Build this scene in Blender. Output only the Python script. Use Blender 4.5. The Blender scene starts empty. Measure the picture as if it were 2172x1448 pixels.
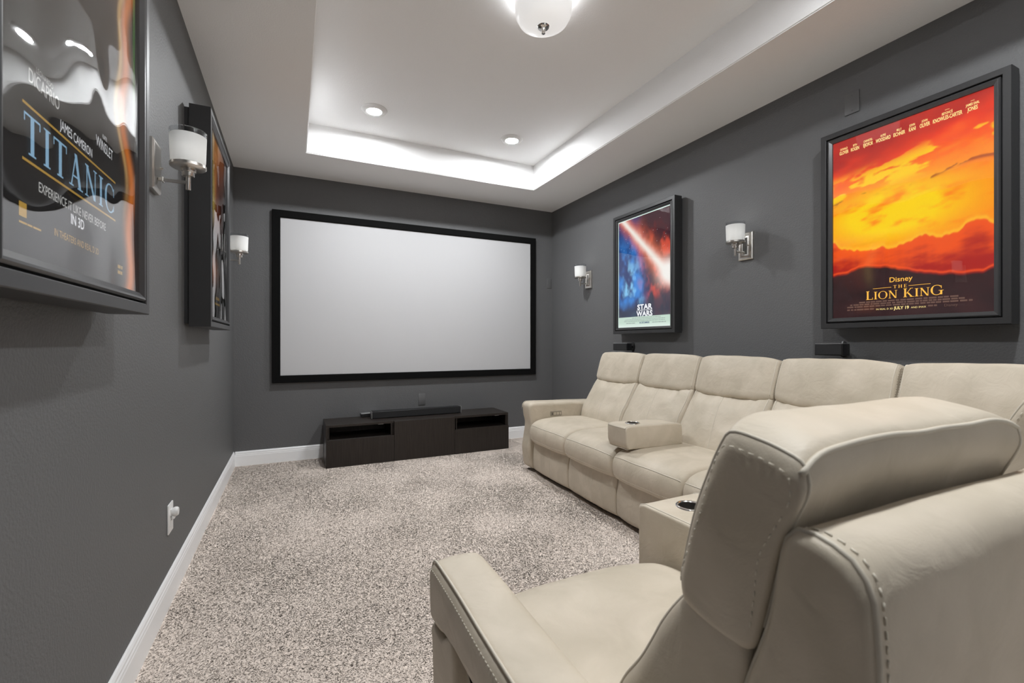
import bpy, bmesh, math, random
import numpy as np
from mathutils import Vector, Matrix, noise as mnoise

PI = math.pi
random.seed(7)
rng = np.random.default_rng(11)
scene = bpy.context.scene
COL = scene.collection

# ------------------------------------------------------------------ camera
cam_data = bpy.data.cameras.new('camera')
cam_data.sensor_width = 36.0
cam_data.lens = 16.0
cam_data.shift_y = 2 / 2172
cam_data.clip_start = 0.02
cam_data.dof.use_dof = True
cam_data.dof.focus_distance = 2.6
cam_data.dof.aperture_fstop = 6.3
cam = bpy.data.objects.new('camera', cam_data)
COL.objects.link(cam)
cam.location = (0, 0, 1.135)
cam.rotation_euler = (PI / 2, 0, math.radians(-25.7))
scene.camera = cam

# ------------------------------------------------------------------ world and exposure
world = bpy.data.worlds.new('world')
scene.world = world
world.use_nodes = True
world.node_tree.nodes['Background'].inputs[0].default_value = (0.5, 0.5, 0.5, 1)
world.node_tree.nodes['Background'].inputs[1].default_value = 0.02
vs = scene.view_settings
vs.view_transform = 'Standard'
vs.look = 'None'
vs.gamma = 1.0
vs.use_curve_mapping = False
vs.exposure = 0.13

# strengths of the lamps the room has (each lamp is built further down)
DOWNLIGHT = 800.0      # flat LED disc lights in the tray
CEILING_GLASS = 0.42   # frosted bowl of the ceiling lamp
CEILING_BULB = 60.0   # bulbs inside the bowl, shining up
SCONCE_BULB = 9.0

# room, metres
LX, RX, FY, BY, H = -0.49, 2.88, 4.85, -0.5, 2.74
TX0, TX1, TY0, TY1, TZ = 0.105, 2.285, 0.11, 4.225, 2.995

# ------------------------------------------------------------------ materials
def new_mat(name):
    m = bpy.data.materials.new(name)
    m.use_nodes = True
    nt = m.node_tree
    b = nt.nodes['Principled BSDF']
    return m, nt, b

def N(nt, typ, **kw):
    n = nt.nodes.new(typ)
    for k, v in kw.items():
        setattr(n, k, v)
    return n

def mat(name, col, rough=0.5, metal=0.0, spec=0.5, bump=None, var=None, emis=None, coat=0.0, aniso=0):
    """bump = (scale, strength, distance); var = (scale, colour2)"""
    m, nt, b = new_mat(name)
    b.inputs['Base Color'].default_value = (*col, 1)
    b.inputs['Roughness'].default_value = rough
    b.inputs['Metallic'].default_value = metal
    b.inputs['Specular IOR Level'].default_value = spec
    b.inputs['Coat Weight'].default_value = coat
    tc = N(nt, 'ShaderNodeTexCoord')
    if var:
        no = N(nt, 'ShaderNodeTexNoise'); no.inputs['Scale'].default_value = var[0]; no.inputs['Detail'].default_value = 4
        nt.links.new(tc.outputs['Object'], no.inputs['Vector'])
        mx = N(nt, 'ShaderNodeMix', data_type='RGBA')
        mx.inputs[6].default_value = (*col, 1); mx.inputs[7].default_value = (*var[1], 1)
        nt.links.new(no.outputs['Fac'], mx.inputs[0]); nt.links.new(mx.outputs[2], b.inputs['Base Color'])
    if bump:
        no = N(nt, 'ShaderNodeTexNoise'); no.inputs['Scale'].default_value = bump[0]; no.inputs['Detail'].default_value = 3
        nt.links.new(tc.outputs['Object'], no.inputs['Vector'])
        bp = N(nt, 'ShaderNodeBump'); bp.inputs['Strength'].default_value = bump[1]; bp.inputs['Distance'].default_value = bump[2]
        nt.links.new(no.outputs['Fac'], bp.inputs['Height']); nt.links.new(bp.outputs['Normal'], b.inputs['Normal'])
    if emis:
        b.inputs['Emission Color'].default_value = (*emis[0], 1); b.inputs['Emission Strength'].default_value = emis[1]
    return m

def leather(name, c1, c2):
    m, nt, b = new_mat(name)
    tc = N(nt, 'ShaderNodeTexCoord')
    n1 = N(nt, 'ShaderNodeTexNoise'); n1.inputs['Scale'].default_value = 7; n1.inputs['Detail'].default_value = 5; n1.inputs['Distortion'].default_value = 0.6
    rp = N(nt, 'ShaderNodeValToRGB')
    rp.color_ramp.elements[0].position = 0.3; rp.color_ramp.elements[0].color = (*c1, 1)
    rp.color_ramp.elements[1].position = 0.72; rp.color_ramp.elements[1].color = (*c2, 1)
    nt.links.new(tc.outputs['Object'], n1.inputs['Vector']); nt.links.new(n1.outputs['Fac'], rp.inputs[0])
    nt.links.new(rp.outputs[0], b.inputs['Base Color'])
    vo = N(nt, 'ShaderNodeTexVoronoi'); vo.inputs['Scale'].default_value = 420
    n2 = N(nt, 'ShaderNodeTexNoise'); n2.inputs['Scale'].default_value = 16; n2.inputs['Detail'].default_value = 5; n2.inputs['Distortion'].default_value = 1.2
    nt.links.new(tc.outputs['Object'], vo.inputs['Vector']); nt.links.new(tc.outputs['Object'], n2.inputs['Vector'])
    b1 = N(nt, 'ShaderNodeBump'); b1.inputs['Strength'].default_value = 0.10; b1.inputs['Distance'].default_value = 0.001
    b2 = N(nt, 'ShaderNodeBump'); b2.inputs['Strength'].default_value = 0.22; b2.inputs['Distance'].default_value = 0.012
    nt.links.new(vo.outputs['Distance'], b1.inputs['Height']); nt.links.new(n2.outputs['Fac'], b2.inputs['Height'])
    nt.links.new(b2.outputs['Normal'], b1.inputs['Normal']); nt.links.new(b1.outputs['Normal'], b.inputs['Normal'])
    b.inputs['Roughness'].default_value = 0.5
    b.inputs['Specular IOR Level'].default_value = 0.35
    return m

M = {}
M['wall'] = mat('charcoal_wall_paint', (0.128, 0.129, 0.131), 0.55, spec=0.35, bump=(110, 0.4, 0.005))
M['ceiling'] = mat('white_ceiling_paint', (0.90, 0.90, 0.90), 0.8, spec=0.2, bump=(130, 0.3, 0.004))
M['trim'] = mat('white_gloss_trim', (0.93, 0.935, 0.94), 0.35, spec=0.4)
M['leather'] = leather('cream_leather', (0.500, 0.440, 0.345), (0.615, 0.542, 0.440))
M['piping'] = mat('cream_piping_leather', (0.60, 0.55, 0.46), 0.5, spec=0.35)
M['thread'] = mat('cream_thread', (0.70, 0.65, 0.55), 0.7)
M['darkgap'] = mat('black_underside_fabric', (0.015, 0.014, 0.012), 0.9, spec=0.1)
M['nickel'] = mat('brushed_nickel', (0.66, 0.63, 0.59), 0.28, metal=1.0, bump=(260, 0.04, 0.001))
M['chrome'] = mat('chrome', (0.78, 0.77, 0.75), 0.1, metal=1.0)
M['tan'] = mat('tan_switch_plastic', (0.30, 0.265, 0.21), 0.4)
M['cupdark'] = mat('cup_well', (0.11, 0.10, 0.09), 0.3, metal=0.6)
M['frame'] = mat('black_painted_wood', (0.028, 0.028, 0.029), 0.42, spec=0.45, bump=(60, 0.06, 0.002))
M['snap'] = mat('black_anodised_rail', (0.05, 0.05, 0.052), 0.28, spec=0.6, metal=0.25)
M['velvet'] = mat('black_screen_velvet', (0.006, 0.006, 0.006), 0.9, spec=0.1)
M['screen'] = mat('matte_white_screen', (0.565, 0.565, 0.575), 0.95, spec=0.05)
M['plastic_w'] = mat('white_plastic', (0.80, 0.80, 0.79), 0.35)
M['plate'] = mat('painted_cover_plate', (0.128, 0.129, 0.131), 0.38)
M['speaker'] = mat('black_plastic', (0.010, 0.010, 0.011), 0.3)
M['grille'] = mat('black_grille_cloth', (0.012, 0.012, 0.013), 0.75, bump=(900, 0.3, 0.001))
M['silver'] = mat('silver_edge', (0.62, 0.62, 0.62), 0.3, metal=0.8)
M['bowl'] = mat('frosted_bowl_glass', (0.84, 0.84, 0.84), 0.3, emis=((1, 0.995, 0.985), CEILING_GLASS))
M['upbulb'] = mat('ceiling_bulb_glow', (0.9, 0.9, 0.9), 0.5, emis=((0.97, 0.985, 1.0), CEILING_BULB))
M['led'] = mat('led_diffuser', (0.9, 0.9, 0.9), 0.5, emis=((0.955, 0.98, 1.0), DOWNLIGHT))
M['bulb'] = mat('sconce_bulb_glow', (0.9, 0.9, 0.9), 0.5, emis=((1, 0.97, 0.92), SCONCE_BULB))

def wood():
    m, nt, b = new_mat('dark_brown_veneer')
    tc = N(nt, 'ShaderNodeTexCoord'); mp = N(nt, 'ShaderNodeMapping')
    mp.inputs['Scale'].default_value = (60, 60, 2.5)
    no = N(nt, 'ShaderNodeTexNoise'); no.inputs['Scale'].default_value = 2.2; no.inputs['Detail'].default_value = 6
    rp = N(nt, 'ShaderNodeValToRGB')
    rp.color_ramp.elements[0].position = 0.3; rp.color_ramp.elements[0].color = (0.017, 0.013, 0.011, 1)
    rp.color_ramp.elements[1].position = 0.75; rp.color_ramp.elements[1].color = (0.034, 0.027, 0.023, 1)
    nt.links.new(tc.outputs['Object'], mp.inputs[0]); nt.links.new(mp.outputs[0], no.inputs['Vector'])
    nt.links.new(no.outputs['Fac'], rp.inputs[0]); nt.links.new(rp.outputs[0], b.inputs['Base Color'])
    b.inputs['Roughness'].default_value = 0.38; b.inputs['Specular IOR Level'].default_value = 0.4
    return m
M['veneer'] = wood()

def carpet_mat():
    m, nt, b = new_mat('beige_carpet')
    tc = N(nt, 'ShaderNodeTexCoord')
    n1 = N(nt, 'ShaderNodeTexNoise'); n1.inputs['Scale'].default_value = 3.0; n1.inputs['Detail'].default_value = 4
    n2 = N(nt, 'ShaderNodeTexNoise'); n2.inputs['Scale'].default_value = 150; n2.inputs['Detail'].default_value = 2
    ad = N(nt, 'ShaderNodeMath', operation='ADD'); mu = N(nt, 'ShaderNodeMath', operation='MULTIPLY'); mu.inputs[1].default_value = 0.5
    nt.links.new(tc.outputs['Object'], n1.inputs['Vector']); nt.links.new(tc.outputs['Object'], n2.inputs['Vector'])
    nt.links.new(n1.outputs['Fac'], ad.inputs[0]); nt.links.new(n2.outputs['Fac'], ad.inputs[1]); nt.links.new(ad.outputs[0], mu.inputs[0])
    rp = N(nt, 'ShaderNodeValToRGB')
    rp.color_ramp.elements[0].position = 0.34; rp.color_ramp.elements[0].color = (0.84, 0.725, 0.635, 1)
    rp.color_ramp.elements[1].position = 0.66; rp.color_ramp.elements[1].color = (0.90, 0.785, 0.695, 1)
    nt.links.new(mu.outputs[0], rp.inputs[0]); nt.links.new(rp.outputs[0], b.inputs['Base Color'])
    b.inputs['Roughness'].default_value = 1.0; b.inputs['Specular IOR Level'].default_value = 0.0
    bp = N(nt, 'ShaderNodeBump'); bp.inputs['Strength'].default_value = 0.6; bp.inputs['Distance'].default_value = 0.006
    nt.links.new(n2.outputs['Fac'], bp.inputs['Height'])
    sm = N(nt, 'ShaderNodeVectorMath', operation='ADD'); sm.inputs[1].default_value = (0, 0, 6.0)
    nm = N(nt, 'ShaderNodeVectorMath', operation='NORMALIZE')
    nt.links.new(bp.outputs['Normal'], sm.inputs[0]); nt.links.new(sm.outputs[0], nm.inputs[0]); nt.links.new(nm.outputs[0], b.inputs['Normal'])
    return m
M['carpet'] = carpet_mat()

def schlick(nt, f0, two=True):
    lw = N(nt, 'ShaderNodeLayerWeight'); lw.inputs[0].default_value = 0.5
    p = N(nt, 'ShaderNodeMath', operation='POWER'); p.inputs[1].default_value = 5.0
    ma = N(nt, 'ShaderNodeMath', operation='MULTIPLY_ADD'); ma.inputs[1].default_value = 1 - f0; ma.inputs[2].default_value = f0
    nt.links.new(lw.outputs['Facing'], p.inputs[0]); nt.links.new(p.outputs[0], ma.inputs[0])
    return ma

def cover_mat(name, wave, f0=0.085):
    """clear acrylic sheet: mirror-like by Fresnel, see-through otherwise, a little wavy"""
    m = bpy.data.materials.new(name); m.use_nodes = True; nt = m.node_tree; nt.nodes.clear()
    out = N(nt, 'ShaderNodeOutputMaterial'); mix = N(nt, 'ShaderNodeMixShader')
    tr = N(nt, 'ShaderNodeBsdfTransparent'); gl = N(nt, 'ShaderNodeBsdfGlossy'); gl.inputs['Roughness'].default_value = 0.02
    fr = schlick(nt, f0)
    tc = N(nt, 'ShaderNodeTexCoord'); no = N(nt, 'ShaderNodeTexNoise'); no.inputs['Scale'].default_value = 3.4; no.inputs['Detail'].default_value = 1.0
    bp = N(nt, 'ShaderNodeBump'); bp.inputs['Strength'].default_value = 1.0; bp.inputs['Distance'].default_value = wave
    nt.links.new(tc.outputs['Object'], no.inputs['Vector']); nt.links.new(no.outputs['Fac'], bp.inputs['Height'])
    nt.links.new(bp.outputs['Normal'], gl.inputs['Normal'])
    nt.links.new(fr.outputs[0], mix.inputs[0]); nt.links.new(tr.outputs[0], mix.inputs[1]); nt.links.new(gl.outputs[0], mix.inputs[2])
    nt.links.new(mix.outputs[0], out.inputs[0])
    return m
M['cover'] = cover_mat('acrylic_cover', 0.034)
M['cover_flat'] = cover_mat('acrylic_cover_flat', 0.003, 0.045)

def glass_shade(name, frost):
    m = bpy.data.materials.new(name); m.use_nodes = True; nt = m.node_tree; nt.nodes.clear()
    out = N(nt, 'ShaderNodeOutputMaterial')
    if frost:
        mix = N(nt, 'ShaderNodeMixShader'); mix.inputs[0].default_value = 0.80
        tl = N(nt, 'ShaderNodeBsdfTranslucent'); tl.inputs[0].default_value = (0.92, 0.92, 0.92, 1)
        df = N(nt, 'ShaderNodeBsdfDiffuse'); df.inputs[0].default_value = (0.72, 0.73, 0.73, 1)
        nt.links.new(tl.outputs[0], mix.inputs[1]); nt.links.new(df.outputs[0], mix.inputs[2])
        m2 = N(nt, 'ShaderNodeMixShader'); m2.inputs[0].default_value = 0.035
        tr = N(nt, 'ShaderNodeBsdfTransparent')
        nt.links.new(mix.outputs[0], m2.inputs[1]); nt.links.new(tr.outputs[0], m2.inputs[2])
        nt.links.new(m2.outputs[0], out.inputs[0])
    else:
        mix = N(nt, 'ShaderNodeMixShader'); fr = schlick(nt, 0.04)
        tr = N(nt, 'ShaderNodeBsdfTransparent'); tr.inputs[0].default_value = (0.93, 0.94, 0.95, 1)
        gl = N(nt, 'ShaderNodeBsdfGlossy'); gl.inputs['Roughness'].default_value = 0.06
        nt.links.new(fr.outputs[0], mix.inputs[0]); nt.links.new(tr.outputs[0], mix.inputs[1]); nt.links.new(gl.outputs[0], mix.inputs[2])
        nt.links.new(mix.outputs[0], out.inputs[0])
    return m
M['frost'] = glass_shade('frosted_shade_glass', True)
M['clear'] = glass_shade('clear_rim_glass', False)

def print_mat(name, strength):
    m, nt, b = new_mat(name)
    at = N(nt, 'ShaderNodeVertexColor'); at.layer_name = 'print'
    b.inputs['Base Color'].default_value = (0.02, 0.02, 0.02, 1)
    b.inputs['Specular IOR Level'].default_value = 0.0; b.inputs['Roughness'].default_value = 0.9
    nt.links.new(at.outputs[0], b.inputs['Emission Color']); b.inputs['Emission Strength'].default_value = strength
    return m
M['print'] = print_mat('backlit_print', 0.94); M['print'].cycles.emission_sampling = 'NONE'
def ink(name, col, k=1.0):
    M[name] = mat(name, (0.02, 0.02, 0.02), 0.9, spec=0.0, emis=(col, k)); M[name].cycles.emission_sampling = 'NONE'
ink('ink_cream', (1.0, 0.80, 0.30)); ink('ink_gold', (1.0, 0.52, 0.07)); ink('ink_white', (0.95, 0.97, 1.0), 0.95)
ink('ink_paleblue', (0.30, 0.52, 0.72), 0.9); ink('ink_amber', (0.55, 0.33, 0.06), 0.8); ink('ink_grey', (0.62, 0.62, 0.60), 0.95)
ink('ink_brown', (0.22, 0.12, 0.09), 0.6); ink('ink_navy', (0.02, 0.05, 0.16)); ink('ink_lightglow', (0.82, 1.0, 0.93), 1.0); ink('ink_dimgrey', (0.34, 0.42, 0.39), 0.9)
ink('ink_black', (0.004, 0.004, 0.004), 0.3)

# ------------------------------------------------------------------ helpers
def link(o, parent=None):
    COL.objects.link(o)
    if parent is not None:
        o.parent = parent
    return o

def tag(o, label=None, cat=None, group=None, kind=None):
    if label: o['label'] = label
    if cat: o['category'] = cat
    if group: o['group'] = group
    if kind: o['kind'] = kind
    return o

def empty(name, loc, rz=0.0, label=None, cat=None, group=None):
    o = bpy.data.objects.new(name, None)
    o.empty_display_size = 0.1
    o.location = loc; o.rotation_euler = (0, 0, rz)
    link(o)
    return tag(o, label, cat, group)

def obj(name, bm, m, parent=None, smooth=False, mats=None):
    me = bpy.data.meshes.new(name)
    bmesh.ops.recalc_face_normals(bm, faces=bm.faces[:])
    bm.to_mesh(me); bm.free()
    for mm in (mats or [m]):
        me.materials.append(M[mm])
    if smooth:
        me.polygons.foreach_set('use_smooth', [True] * len(me.polygons))
    o = bpy.data.objects.new(name, me)
    return link(o, parent)

def box(bm, x0, x1, y0, y1, z0, z1, bev=0.0, seg=2, mi=0):
    v = [bm.verts.new((x, y, z)) for x in (x0, x1) for y in (y0, y1) for z in (z0, z1)]
    fs = [(0, 1, 3, 2), (4, 6, 7, 5), (0, 4, 5, 1), (2, 3, 7, 6), (0, 2, 6, 4), (1, 5, 7, 3)]
    faces = [bm.faces.new([v[i] for i in f]) for f in fs]
    for f in faces: f.material_index = mi
    if bev > 0:
        es = list({e for f in faces for e in f.edges})
        r = bmesh.ops.bevel(bm, geom=es, offset=bev, segments=seg, affect='EDGES', profile=0.5)
        for f in r['faces']: f.material_index = mi
    return bm

def boxobj(name, dims, m, parent=None, bev=0.0, seg=2):
    bm = bmesh.new(); box(bm, *dims, bev=bev, seg=seg)
    return obj(name, bm, m, parent, smooth=False)

def shade_auto(o, ang=35):
    me = o.data
    me.polygons.foreach_set('use_smooth', [True] * len(me.polygons))
    try: me.set_sharp_from_angle(angle=math.radians(ang))
    except Exception: pass
    return o

def lathe(bm, prof, seg=40, c=(0, 0, 0), mi=0, close=False):
    """prof: list of (r, z); revolve about z"""
    rings = []
    for r, z in prof:
        if r < 1e-5:
            rings.append([bm.verts.new((c[0], c[1], c[2] + z))])
        else:
            rings.append([bm.verts.new((c[0] + r * math.cos(2 * PI * k / seg), c[1] + r * math.sin(2 * PI * k / seg), c[2] + z)) for k in range(seg)])
    for a, b in zip(rings[:-1], rings[1:]):
        for k in range(seg):
            k2 = (k + 1) % seg
            if len(a) == 1 and len(b) == 1: continue
            if len(a) == 1: f = bm.faces.new((a[0], b[k], b[k2]))
            elif len(b) == 1: f = bm.faces.new((a[k], b[0], a[k2]))
            else: f = bm.faces.new((a[k], b[k], b[k2], a[k2]))
            f.material_index = mi
    return bm

def tube(bm, pts, r, seg=8, closed=False, mi=0):
    pts = [Vector(p) for p in pts]; n = len(pts); rings = []
    up = None
    for i, p in enumerate(pts):
        a = pts[(i - 1) % n] if (closed or i > 0) else p
        b = pts[(i + 1) % n] if (closed or i < n - 1) else p
        t = (b - a)
        if t.length < 1e-9: t = Vector((0, 0, 1))
        t.normalize()
        if up is None:
            up = Vector((0, 0, 1)) if abs(t.z) < 0.9 else Vector((1, 0, 0))
        u = t.cross(up)
        if u.length < 1e-6: u = t.cross(Vector((0.3, 0.8, 0.5)))
        u.normalize(); w = u.cross(t).normalized(); up = w
        rings.append([bm.verts.new(p + r * (math.cos(2 * PI * k / seg) * u + math.sin(2 * PI * k / seg) * w)) for k in range(seg)])
    m = n if closed else n - 1
    for i in range(m):
        a, b = rings[i], rings[(i + 1) % n]
        for k in range(seg):
            f = bm.faces.new((a[k], a[(k + 1) % seg], b[(k + 1) % seg], b[k])); f.material_index = mi
    if not closed:
        bm.faces.new(rings[0]).material_index = mi; bm.faces.new(rings[-1][::-1]).material_index = mi
    return bm

def ring(bm, W, Hh, prof, mi=0):
    """rectangular moulding with mitred corners; prof: closed list of (inset from the outer edge, y)"""
    R = []
    for ins, y in prof:
        a, b = W / 2 - ins, Hh / 2 - ins
        R.append([bm.verts.new((sx * a, y, sz * b)) for sx, sz in ((-1, -1), (1, -1), (1, 1), (-1, 1))])
    n = len(R)
    for i in range(n):
        A, B = R[i], R[(i + 1) % n]
        for k in range(4):
            f = bm.faces.new((A[k], A[(k + 1) % 4], B[(k + 1) % 4], B[k])); f.material_index = mi
    return bm

def spline(pts, n, closed=True):
    """Catmull-Rom resample of 2-D points to n evenly spaced samples"""
    P = [np.array(p, float) for p in pts]; m = len(P); out = []
    segs = m if closed else m - 1
    for i in range(segs):
        g = lambda j: P[j % m] if closed else P[min(max(j, 0), m - 1)]
        p0, p1, p2, p3 = g(i - 1), g(i), g(i + 1), g(i + 2)
        for k in range(16):
            t = k / 16
            out.append(0.5 * ((2 * p1) + (-p0 + p2) * t + (2 * p0 - 5 * p1 + 4 * p2 - p3) * t * t + (-p0 + 3 * p1 - 3 * p2 + p3) * t ** 3))
    if not closed: out.append(P[-1])
    out = np.array(out)
    Q = np.vstack([out, out[:1]]) if closed else out
    d = np.r_[0, np.cumsum(np.linalg.norm(np.diff(Q, axis=0), axis=1))]
    s = np.linspace(0, d[-1], n, endpoint=not closed)
    return np.c_[np.interp(s, d, Q[:, 0]), np.interp(s, d, Q[:, 1])]

def loft(prof, W, r_end, nx=26, npf=90, puff=0.01, deform=None, M4=None, caps=5, noise_amp=0.0, noise_sc=6.0, seed=0.0):
    """a stuffed body: closed profile (y, z) run along x from -W/2 to W/2, edges rolled by r_end, side panels puffed by puff.
    returns bmesh, and the list of points of the left and the right edge loop"""
    P = spline(prof, npf)
    area = 0.5 * np.sum(P[:, 0] * np.roll(P[:, 1], -1) - np.roll(P[:, 0], -1) * P[:, 1])
    T = np.roll(P, -1, 0) - np.roll(P, 1, 0); T /= np.linalg.norm(T, axis=1)[:, None] + 1e-9
    Nn = np.c_[-T[:, 1], T[:, 0]] * (1 if area > 0 else -1)          # inward normal
    cen = P.mean(0)
    xs, ins = [], []
    for k in range(5):                                                # rolled edge
        a = k / 5 * PI / 2
        xs.append(-W / 2 + r_end * (1 - math.cos(a)))
        ins.append(r_end * (1 - math.sin(a)))
    for k in range(nx + 1):
        xs.append(-W / 2 + r_end + (W - 2 * r_end) * k / nx); ins.append(0.0)
    for k in range(4, -1, -1):
        a = k / 5 * PI / 2
        xs.append(W / 2 - r_end * (1 - math.cos(a))); ins.append(r_end * (1 - math.sin(a)))
    bm = bmesh.new(); rings = []
    def place(x, y, z):
        p = Vector((x, y, z))
        if deform: p = Vector(deform(p.x, p.y, p.z))
        if noise_amp:
            q = p * noise_sc + Vector((seed * 3.1, seed * 7.7, seed * 1.3))
            p = p + noise_amp * Vector((mnoise.noise(q) * 0.4, mnoise.noise(q + Vector((9, 2, 4))), mnoise.noise(q + Vector((3, 8, 1)))))
        return M4 @ p if M4 is not None else p
    for x, i in zip(xs, ins):
        Q = P + Nn * i
        rings.append([bm.verts.new(place(x, q[0], q[1])) for q in Q])
    n = len(P)
    for A, B in zip(rings[:-1], rings[1:]):
        for k in range(n):
            bm.faces.new((A[k], A[(k + 1) % n], B[(k + 1) % n], B[k]))
    for side in (0, -1):                                              # side panels
        sg = -1 if side == 0 else 1
        Q0 = P + Nn * ins[0]; prev = rings[side]
        for c in range(1, caps + 1):
            f = c / (caps + 1)
            cur = []
            for q in Q0:
                qq = q + (cen - q) * f
                cur.append(bm.verts.new(place(sg * (W / 2 + puff * (1 - (1 - f) ** 2)), qq[0], qq[1])))
            for k in range(n):
                bm.faces.new((prev[k], prev[(k + 1) % n], cur[(k + 1) % n], cur[k]))
            prev = cur
        cv = bm.verts.new(place(sg * (W / 2 + puff), cen[0], cen[1]))
        for k in range(n):
            bm.faces.new((prev[k], prev[(k + 1) % n], cv))
    edge = [[v.co.copy() for v in rings[5]], [v.co.copy() for v in rings[-6]]]
    return bm, edge, rings

def stitch_run(bm, pts, off, dash=0.011, gap=0.006, r=0.0011, skip=None):
    """dashes of thread laid along a polyline; off = offset vector or function(index)"""
    d = 0.0; cur = []; on = True; lim = dash
    pts = [Vector(p) for p in pts]
    acc = 0.0; seg = [pts[0]]
    for a, b in zip(pts[:-1], pts[1:]):
        L = (b - a).length
        if L < 1e-7: continue
        t = 0.0
        while t < L:
            need = (dash if on else gap) - acc
            if t + need <= L:
                t += need; p = a + (b - a) * (t / L)
                if on:
                    seg.append(p)
                    tube(bm, [s + off for s in seg], r, 5)
                    seg = []
                else:
                    seg = [p]
                on = not on; acc = 0.0
            else:
                acc += L - t; t = L
                if on: seg.append(b)

def text_mesh(name, s, size, m, parent, loc, align='CENTER', sx=1.0, bold=0.0, spacing=1.0):
    cu = bpy.data.curves.new(name, 'FONT'); cu.body = s; cu.size = size; cu.align_x = align; cu.align_y = 'BOTTOM_BASELINE'
    cu.offset = bold; cu.space_character = spacing; cu.resolution_u = 3; cu.fill_mode = 'FRONT'
    t = bpy.data.objects.new(name, cu); COL.objects.link(t)
    dg = bpy.context.evaluated_depsgraph_get()
    me = bpy.data.meshes.new_from_object(t.evaluated_get(dg))
    bpy.data.objects.remove(t); bpy.data.curves.remove(cu)
    me.materials.clear(); me.materials.append(M[m])
    me.transform(Matrix.Rotation(PI / 2, 4, 'X') @ Matrix.Diagonal((sx, 1, 1, 1)))
    me.name = name
    o = bpy.data.objects.new(name, me); o.location = loc
    return link(o, parent)

# hand-built roman capitals with serifs (unit height), as flat polygons
def glyph(ch):
    Q = []; st, th, se = 0.17, 0.055, 0.045
    def rect(x0, x1, z0, z1): Q.append([(x0, z0), (x1, z0), (x1, z1), (x0, z1)])
    def stem(x, w=st, top=True, bot=True, ov=0.09):
        rect(x, x + w, 0, 1)
        if bot: rect(x - ov, x + w + ov, 0, se)
        if top: rect(x - ov, x + w + ov, 1 - se, 1)
    def diag(x0, z0, x1, z1, w): Q.append([(x0, z0), (x0 + w, z0), (x1 + w, z1), (x1, z1)])
    def arc(cx, rx, a0, a1, thick):
        n = 22; pr = None
        for k in range(n + 1):
            a = a0 + (a1 - a0) * k / n
            w = th + (thick - th) * abs(math.cos(a)) ** 1.6
            o = (cx + rx * math.cos(a), 0.5 + 0.52 * math.sin(a)); i = (cx + (rx - w) * math.cos(a), 0.5 + (0.52 - th) * math.sin(a))
            if pr: Q.append([pr[0], o, i, pr[1]])
            pr = (o, i)
    if ch == 'I': stem(0.10); w = 0.37
    elif ch == 'T':
        stem(0.30, top=False); rect(0.0, 0.77, 1 - th, 1); rect(0, 0.045, 0.78, 1); rect(0.725, 0.77, 0.78, 1); w = 0.77
    elif ch == 'A':
        diag(0.10, 0, 0.40, 1.02, th * 1.2); diag(0.64, 0, 0.33, 1.02, st); rect(0.2, 0.68, 0.30, 0.30 + th)
        rect(0.0, 0.28, 0, se); rect(0.55, 0.92, 0, se); w = 0.90
    elif ch == 'N':
        stem(0.12, th * 1.2, ov=0.10); rect(0.76, 0.76 + th * 1.2, 0, 1); rect(0.66, 0.93, 1 - se, 1); diag(0.68, 0, 0.06, 1, st); w = 0.93
    elif ch == 'C':
        arc(0.48, 0.48, math.radians(42), math.radians(318), st); rect(0.80, 0.85, 0.62, 0.93); rect(0.80, 0.85, 0.09, 0.30); w = 0.88
    elif ch == 'G':
        arc(0.48, 0.48, math.radians(42), math.radians(322), st); rect(0.80, 0.85, 0.64, 0.93); rect(0.74, 0.90, 0.03, 0.42); rect(0.62, 1.0, 0.42, 0.42 + se); w = 0.98
    elif ch == 'O': arc(0.50, 0.50, 0, 2 * PI, st); w = 1.0
    elif ch == 'H': stem(0.10); stem(0.66); rect(0.27, 0.66, 0.48, 0.48 + th); w = 0.93
    elif ch == 'E':
        stem(0.08, ov=0.08); rect(0.2, 0.62, 1 - th, 1); rect(0.2, 0.66, 0, th); rect(0.2, 0.52, 0.48, 0.48 + th)
        rect(0.58, 0.62, 0.80, 1); rect(0.62, 0.66, 0, 0.22); rect(0.48, 0.52, 0.40, 0.62); w = 0.68
    elif ch == 'L': stem(0.08, ov=0.08); rect(0.2, 0.66, 0, th); rect(0.62, 0.66, 0, 0.24); w = 0.68
    elif ch == 'K':
        stem(0.08, ov=0.08); diag(0.25, 0.42, 0.66, 1, th * 1.2); diag(0.68, 0, 0.30, 0.52, st)
        rect(0.58, 0.86, 1 - se, 1); rect(0.58, 0.95, 0, se); w = 0.93
    else: w = 0.42
    return Q, w

def roman(name, s, height, width, m, parent, loc, gap=0.12, caps=None):
    """serif lettering fitted to a width; caps = relative heights per letter; origin at the left end of the baseline"""
    caps = caps or [1.0] * len(s)
    tot = sum(glyph(c)[1] * k + gap for c, k in zip(s, caps)) - gap
    sx = width / tot; bm = bmesh.new(); x = 0.0
    for c, k in zip(s, caps):
        Q, w = glyph(c)
        for q in Q:
            bm.faces.new([bm.verts.new(((x + px * k) * sx, 0, pz * k * height)) for px, pz in q])
        x += w * k + gap
    o = obj(name, bm, m, parent); o.location = loc
    return o

# ------------------------------------------------------------------ room shell
def structure(name, bm, m, smooth=False):
    o = obj(name, bm, m, None, smooth); o['kind'] = 'structure'
    return o

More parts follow.
